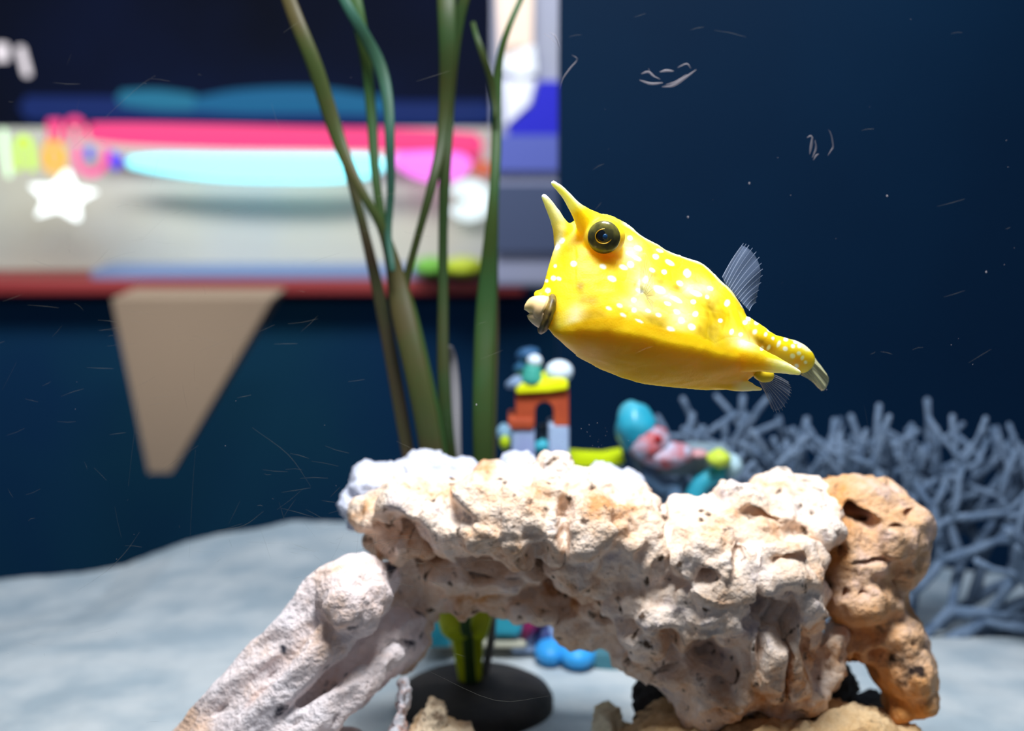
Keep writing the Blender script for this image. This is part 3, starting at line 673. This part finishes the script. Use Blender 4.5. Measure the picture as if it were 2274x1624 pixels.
# ------------------------------------------------------------------ branching corals
coralm = rock_mat('grey_blue_coral', [(88, 104, 126), (108, 124, 144), (126, 140, 158), (78, 94, 116)], 60, pit=.22, dark=(90, 104, 130))
def coral(name, root, dirs, label, seed, zr=.86, steps=5, spread=.55, seglen=.019, r0=.0042, group=None):
    random.seed(seed)
    bm = bmesh.new()
    def grow(p, dr, r, k):
        pts = [p]; d = dr.normalized(); rad = [r]
        for i in range(3):
            d = (d+Vector((U(-1, 1), U(-.7, .7), U(-.5, 1)))*.20).normalized()
            p = p+d*seglen*U(.75, 1.15)/2.2; pts.append(p); r = r*.965; rad.append(r*U(.8, 1.22))
        tube(bm, pts, rad, 7)
        if k <= 0:
            return
        nb = 2 if R() < .86 else 3
        for j in range(nb):
            a = (j-(nb-1)/2)*spread*2+U(-.3, .3)
            q = Matrix.Rotation(a+.12*(-1)**k, 3, 'Y') @ d
            q = q+Vector((0, U(-.45, .45), 0))
            q.z = q.z*.9+.12
            grow(p, q, r*.93, k-1)
    for (px, py, d_, vx, vz, k) in dirs:
        p = P(px, py, d_); p.z = sandz(p.x, p.y)-.004; grow(p, Vector((vx, U(-.2, .2), vz)), r0, k)
    # holdfast
    o = mk(name, bm, coralm)
    return tag(o, label, 'coral', group)
dirs = []
random.seed(3)
for i in range(7):
    dirs.append((1510+i*72+U(-15, 15), 1300, (.86, .91)[i % 2], U(-.2, .2)-.05*(i < 2), 1, 4))
coral('branching_coral', None, dirs, 'dense grey blue branching coral behind the middle of the arched rock', 12, seglen=.0225, r0=.0044, spread=.66)
dirs = []
for i in range(5):
    dirs.append((1985+i*30, 1310-i*4, (.86, .89)[i % 2], .15+i*.26, 1-.1*i, 4))
for i in range(3):
    dirs.append((2110+i*55, 1320, .87, .9, .42-.05*i, 3))
coral('branching_coral', None, dirs, 'grey blue coral spreading its branches to the right edge, behind the knobbly rock', 23, seglen=.0235, r0=.0042, spread=.55)

# ------------------------------------------------------------------ the shop seen through the rear pane
navy = mat('navy_wall', (48, 58, 96), .8, .1, c2=(44, 46, 56), nscale=.8)
bm = bmesh.new(); box(bm, (0, 5.2, .6), (7, .1, 3.4)); tag(mk('wall_rear', bm, navy, smooth=False), kind='structure')
bm = bmesh.new(); box(bm, (0, 3.2, -1.0), (7, 4.0, .1)); tag(mk('floor', bm, mat('shop_floor', (40, 44, 54), .4), smooth=False), kind='structure')
D2 = 2.5
def em(name, c, s): return mat(name, (20, 20, 20), .5, .1, emit=c, es=s)
counter = empty('shop_counter', P(550, 800, D2))
tag(counter, 'long shop counter with a dark red edge and navy front, seen through the rear pane', 'counter')
cz = P(600, 648, D2)
bm = bmesh.new(); box(bm, (P(480, 640, D2).x, cz.y+.3, cz.z-.48), (1.25, .5, .92)); mk('counter_front', bm, mat('counter_navy', (12, 50, 84), .8, .1, c2=(16, 60, 84), nscale=2), counter, False)
bxp('red_edge', -90, 622, 1165, 656, D2, .55, mat('dark_red_edge', (150, 50, 50), .5), counter, .006)
bxp('blue_grey_strip', 200, 600, 1110, 624, D2+.02, .5, mat('blue_grey_strip', (120, 140, 180), .5), counter, .004)
bxp('red_end_block', 1100, 556, 1162, 640, D2+.03, .1, mat('red_block', (170, 64, 56), .5), counter, .01)
# cream back board
bd = bxp('display_board', -60, 284, 1102, 602, D2+.14, .04, mat('cream_board', (206, 200, 180), .8, .1, c2=(196, 196, 190), nscale=3), None, .004)
tag(bd, 'cream display board standing on the shop counter behind the lit sign', 'display board')
sign = empty('neon_sign', P(550, 400, D2+.1)); tag(sign, 'glowing pink and cyan neon sign running along the cream board', 'neon sign')
def rod(name, pts, r, m, parent, d=D2+.07, flat=.6):
    q = catmull([(x, y, rr) for (x, y), rr in zip(pts, r)], 5)
    bm = bmesh.new(); tube(bm, [P(a, b, d) for a, b, c in q], [c*d/F for a, b, c in q], 16, flat); return mk(name, bm, m, parent)
pink = em('pink_neon', (255, 70, 125), 1.35)
rod('pink_tube', [(205, 293), (300, 298), (500, 304), (700, 308), (900, 312), (1000, 318), (1058, 322)], [20, 25, 27, 26, 26, 27, 25], pink, sign)
rod('pink_tube', [(1040, 335), (1062, 350)], [18, 14], em('dim_pink_neon', (255, 80, 130), .9), sign)
rod('cyan_tube', [(288, 360), (360, 364), (500, 372), (700, 374), (800, 370), (846, 364)], [11, 21, 28, 30, 27, 16], em('cyan_neon', (150, 255, 255), 2.4), sign, D2+.06)
rod('magenta_tube', [(880, 352), (930, 366), (990, 370), (1034, 362)], [14, 30, 34, 20], em('magenta_neon', (255, 120, 225), 1.8), sign, D2+.06)
rod('orange_tube', [(1056, 372), (1086, 376)], [16, 14], em('orange_neon', (255, 120, 80), .9), sign, D2+.08)
rod('hot_pink_bead', [(972, 386), (984, 388)], [13, 13], em('hot_pink_neon', (255, 50, 150), 1.3), sign, D2+.03)
# lettering at the left end of the sign
def letter(name, strokes, r, m):
    bm = bmesh.new()
    for s in strokes:
        q = catmull(s, 5); tube(bm, [P(a, b, D2-.04) for a, b in q], r*(D2-.04)/F, 10)
    mk(name, bm, m, sign)
letter('letter', [[(112, 312), (112, 268), (120, 284), (130, 268), (130, 312)]], 7, pink)
letter('letter', [[(152, 312), (152, 275), (166, 266), (180, 275), (180, 312)]], 8, pink)
letter('letter', [[(42, 376), (40, 318), (54, 308), (66, 322), (72, 376)]], 7, em('yellow_green_neon', (215, 255, 0), 1.5))
letter('letter', [[(104, 372), (102, 330), (118, 318), (136, 330), (138, 372), (120, 380), (104, 372)], [(104, 350), (136, 350)]], 8, em('amber_neon', (255, 180, 20), 1.5))
letter('letter', [[(170, 326), (172, 362), (190, 382), (214, 382), (232, 362), (234, 330)]], 9, em('rose_neon', (255, 90, 150), 1.5))
letter('letter', [[(250, 340), (256, 370), (268, 350)]], 9, em('violet_neon', (100, 80, 240), 1.2))
letter('letter', [[(198, 330), (198, 350)]], 9, em('indigo_neon', (70, 60, 230), 1.2))
letter('letter', [[(8, 290), (12, 340), (20, 390)]], 7, em('white_green_neon', (230, 255, 200), 1.8))
# white star lamp
st = []
for i in range(10):
    a = math.radians(-90+36*i+8); r_ = (86, 42)[i % 2]
    st.append((132+r_*.92*math.cos(a), 438+r_*.72*math.sin(a)))
bm = bmesh.new(); prism(bm, st, D2-.08, .03)
tag(bevel(mk('star_lamp', bm, em('white_glow', (255, 252, 240), 2.6), None, False), .004), 'glowing white star shaped lamp below the letters of the neon sign', 'lamp')
# notched white disc
dn = [(1042+50*math.cos(a), 445+46*math.sin(a)) for a in [math.radians(k) for k in range(205, 525, 10)]]+[(1040, 447)]
bm = bmesh.new(); prism(bm, dn, D2+.11, .03)
tag(bevel(mk('round_lamp', bm, em('soft_white_glow', (240, 245, 238), 1.5), None, False), .004), 'white round notched lamp at the right end of the display board', 'lamp')
# coloured dishes on the counter
for (x, y, rx, c, lab) in [(958, 592, 40, (120, 190, 70), 'green dish on the counter left of the yellow dish'), (1030, 592, 46, (200, 215, 50), 'yellow dish on the counter beside the green dish')]:
    bm = bmesh.new(); ell(bm, P(x, y, D2-.01), (rx*D2/F, .06, 22*D2/F), None, 24, 14)
    tag(mk('dish', bm, mat('dish_paint_%d' % x, c, .4, .3, emit=c, es=.0)), lab, 'dish')
# dim blue light strip higher up
strip = empty('light_strip', P(500, 225, 5.0)); tag(strip, 'dim blue and teal light strip on the far wall above the neon sign', 'light strip')
for nm, pts, r, c, s in [('teal_section', [(270, 218), (350, 222), (430, 228)], [16, 22, 18], (58, 140, 170), .8), ('blue_section', [(430, 232), (540, 226), (700, 224), (850, 236)], [14, 26, 28, 20], (52, 130, 175), .7), ('navy_section', [(60, 240), (400, 244), (900, 252), (1080, 250)], [26, 26, 26, 24], (50, 70, 140), .55)]:
    q = catmull([(a, b, rr) for (a, b), rr in zip(pts, r)], 5)
    bm = bmesh.new(); tube(bm, [P(a, b, (5.10 if nm == 'navy_section' else 5.05)/(FW+UP*((812-b)/F)).y) for a, b, c_ in q], [c_*5.1/F for a, b, c_ in q], 14, .5); mk(nm, bm, em(nm, c, s), strip)
# spot lights at far left
for (x, y, rx, ry, lab) in [(4, 116, 14, 20, 'small square pinkish white ceiling light at the left edge'), (53, 136, 8, 34, 'slim pinkish white light leaning beside the small square light')]:
    bm = bmesh.new(); box(bm, P(x, y, 2.8), (2*rx*2.8/F, .02, 2*ry*2.8/F), Matrix.Rotation(math.radians(0 if rx > 10 else -12), 3, 'Y'))
    tag(bevel(mk('ceiling_light', bm, em('warm_white_%d' % x, (255, 235, 230), 1.2), None, False), .006), lab, 'light')
# tapering pedestal in front of the counter
bm = bmesh.new()
topq = [P(248, 664, 1.9), P(604, 664, 1.9)]; botq = [P(330, 1050, 1.9), P(380, 1050, 1.9)]
th = .12
vs = [bm.verts.new(v) for v in (topq[0], topq[1], topq[1]+Vector((0, th, 0)), topq[0]+Vector((0, th, 0)), botq[0], botq[1], botq[1]+Vector((0, th*.3, 0)), botq[0]+Vector((0, th*.3, 0)))]
for f in ((0, 1, 5, 4), (1, 2, 6, 5), (2, 3, 7, 6), (3, 0, 4, 7), (3, 2, 1, 0), (4, 5, 6, 7)): bm.faces.new([vs[i] for i in f])
bmesh.ops.recalc_face_normals(bm, faces=bm.faces)
tag(mk('tapering_panel', bm, mat('beige_panel', (150, 128, 108), .8, .1), None, False), 'beige inverted triangular panel hanging below the counter edge', 'panel')
# white and blue banner column
bn = empty('banner_column', P(1170, 600, 2.2)); tag(bn, 'white banner column with a deep blue diagonal band left of the dark rear wall', 'banner')
bxp('column', 1092, -140, 1300, 640, 2.2, .1, mat('column_white', (150, 152, 180), .7, c2=(160, 160, 176), nscale=4), bn, .01)
for nm, pts, c in [('peach_panel', [(1098, -140), (1185, -140), (1182, 100), (1110, 130)], (255, 222, 200)), ('white_panel', [(1112, 100), (1186, 100), (1192, 160), (1160, 172), (1118, 158)], (250, 250, 255)),
                   ('white_panel', [(1116, 176), (1190, 176), (1176, 230), (1124, 278)], (246, 244, 255)), ('blue_band', [(1196, 180), (1300, 180), (1300, 300), (1128, 300), (1130, 280), (1180, 235)], (30, 30, 190)),
                   ('pale_blue_band', [(1096, 300), (1300, 300), (1300, 380), (1096, 380)], (90, 100, 180)), ('dark_band', [(1096, 410), (1300, 410), (1300, 560), (1096, 560)], (70, 80, 110))]:
    bm = bmesh.new(); prism(bm, pts, 2.19, .012); mk(nm, bm, mat(nm+'_print', c, .6), bn, False)

# ------------------------------------------------------------------ scratches and specks on the front pane
ds = .4585
def DS(px, py):   # distance of the inner face of the front pane along this line of sight
    v = FW+UP*((812-py)/F); return .4485/v.y
sm_ = mat('scratch_white', (210, 205, 215), .8, .1, alpha=.30); sf = mat('fine_scratch', (180, 180, 170), .8, .1, alpha=.12)
def scr(path, wpx, m, name='scratch'):
    q = catmull(path, 4); bm = bmesh.new(); N = len(q)
    tube(bm, [P(a, b, DS(a, b)) for a, b in q], [max(.00003, wpx*.142e-3*.5*math.sin(math.pi*(i+.6)/(N+.2))) for i in range(N)], 5, .3)
    return mk(name, bm, m, front)
for p, wd in [([(1470, 193), (1495, 190), (1520, 174), (1546, 155)], 6), ([(1478, 188), (1500, 182), (1525, 165)], 3), ([(1420, 178), (1445, 186), (1472, 184)], 5), ([(1424, 164), (1440, 160), (1456, 172)], 4), ([(1465, 160), (1480, 157), (1496, 158)], 5), ([(1440, 152), (1446, 166), (1466, 176)], 3), ([(1505, 150), (1525, 142), (1534, 152)], 3),
              ([(1243, 198), (1250, 175), (1266, 152), (1282, 132), (1270, 122)], 3), ([(1220, 72), (1234, 82), (1244, 108)], 3), ([(1208, 74), (1222, 84), (1240, 102)], 2), ([(1798, 342), (1802, 322), (1804, 305)], 6), ([(1804, 350), (1812, 330), (1810, 312)], 4), ([(1792, 306), (1800, 302), (1806, 308)], 3), ([(1838, 346), (1845, 335), (1850, 325), (1846, 300), (1840, 288)], 3), ([(1806, 356), (1812, 346), (1818, 342)], 3)]:
    scr(p, wd, sm_)
for p, wd in [([(170, 1314), (235, 1270), (280, 1225), (310, 1182)], 1.6), ([(420, 1240), (428, 1080), (434, 1000)], 1), ([(285, 1080), (296, 980), (310, 880)], 1), ([(330, 1065), (380, 1030), (440, 990)], 1), ([(470, 1180), (540, 1168), (585, 1136)], 1.2), ([(640, 1205), (700, 1226)], 1.6), ([(160, 330), (300, 200), (345, 168)], 1), ([(1060, 1225), (1150, 1205), (1200, 1204)], 1.2), ([(950, 1490), (1100, 1556), (1220, 1546)], 1), ([(560, 950), (640, 1010), (690, 1080)], 1), ([(880, 980), (920, 1000), (960, 1030)], 1)]:
    scr(p, wd, sf)
bm = bmesh.new(); random.seed(5)
for i in range(260):
    if i < 110: x, y = random.gauss(820, 150), random.gauss(1190, 70)
    elif i < 190: x, y = random.gauss(300, 220), random.gauss(650, 250)
    else: x, y = U(0, 2274), U(0, 1624)
    a = U(-.5, .3) if i % 3 else U(0, 3.1); L = U(3, 38)
    q = [(x-math.cos(a)*L, y-math.sin(a)*L), (x+U(-2, 2), y+U(-2, 2)), (x+math.cos(a)*L, y+math.sin(a)*L)]
    tube(bm, [P(u, v, DS(u, v)) for u, v in q], [.00002, .00005*U(.6, 1.2), .00002], 4, .3, cap=False)
h = mk('hairline_scratches', bm, sf, front); h['kind'] = 'stuff'
bm = bmesh.new()
for i in range(90):
    x, y = (U(1200, 1420), U(930, 1010)) if i < 30 else (U(0, 2274), U(0, 1624))
    ell(bm, P(x, y, DS(x, y)), .00006*U(.6, 2.2), None, 6, 4)
for x, y in ((1664, 407), (1058, 899), (1528, 482), (1970, 435), (2190, 604)): ell(bm, P(x, y, DS(x, y)), .0003, None, 8, 6)
h = mk('specks', bm, sm_, front); h['kind'] = 'stuff'
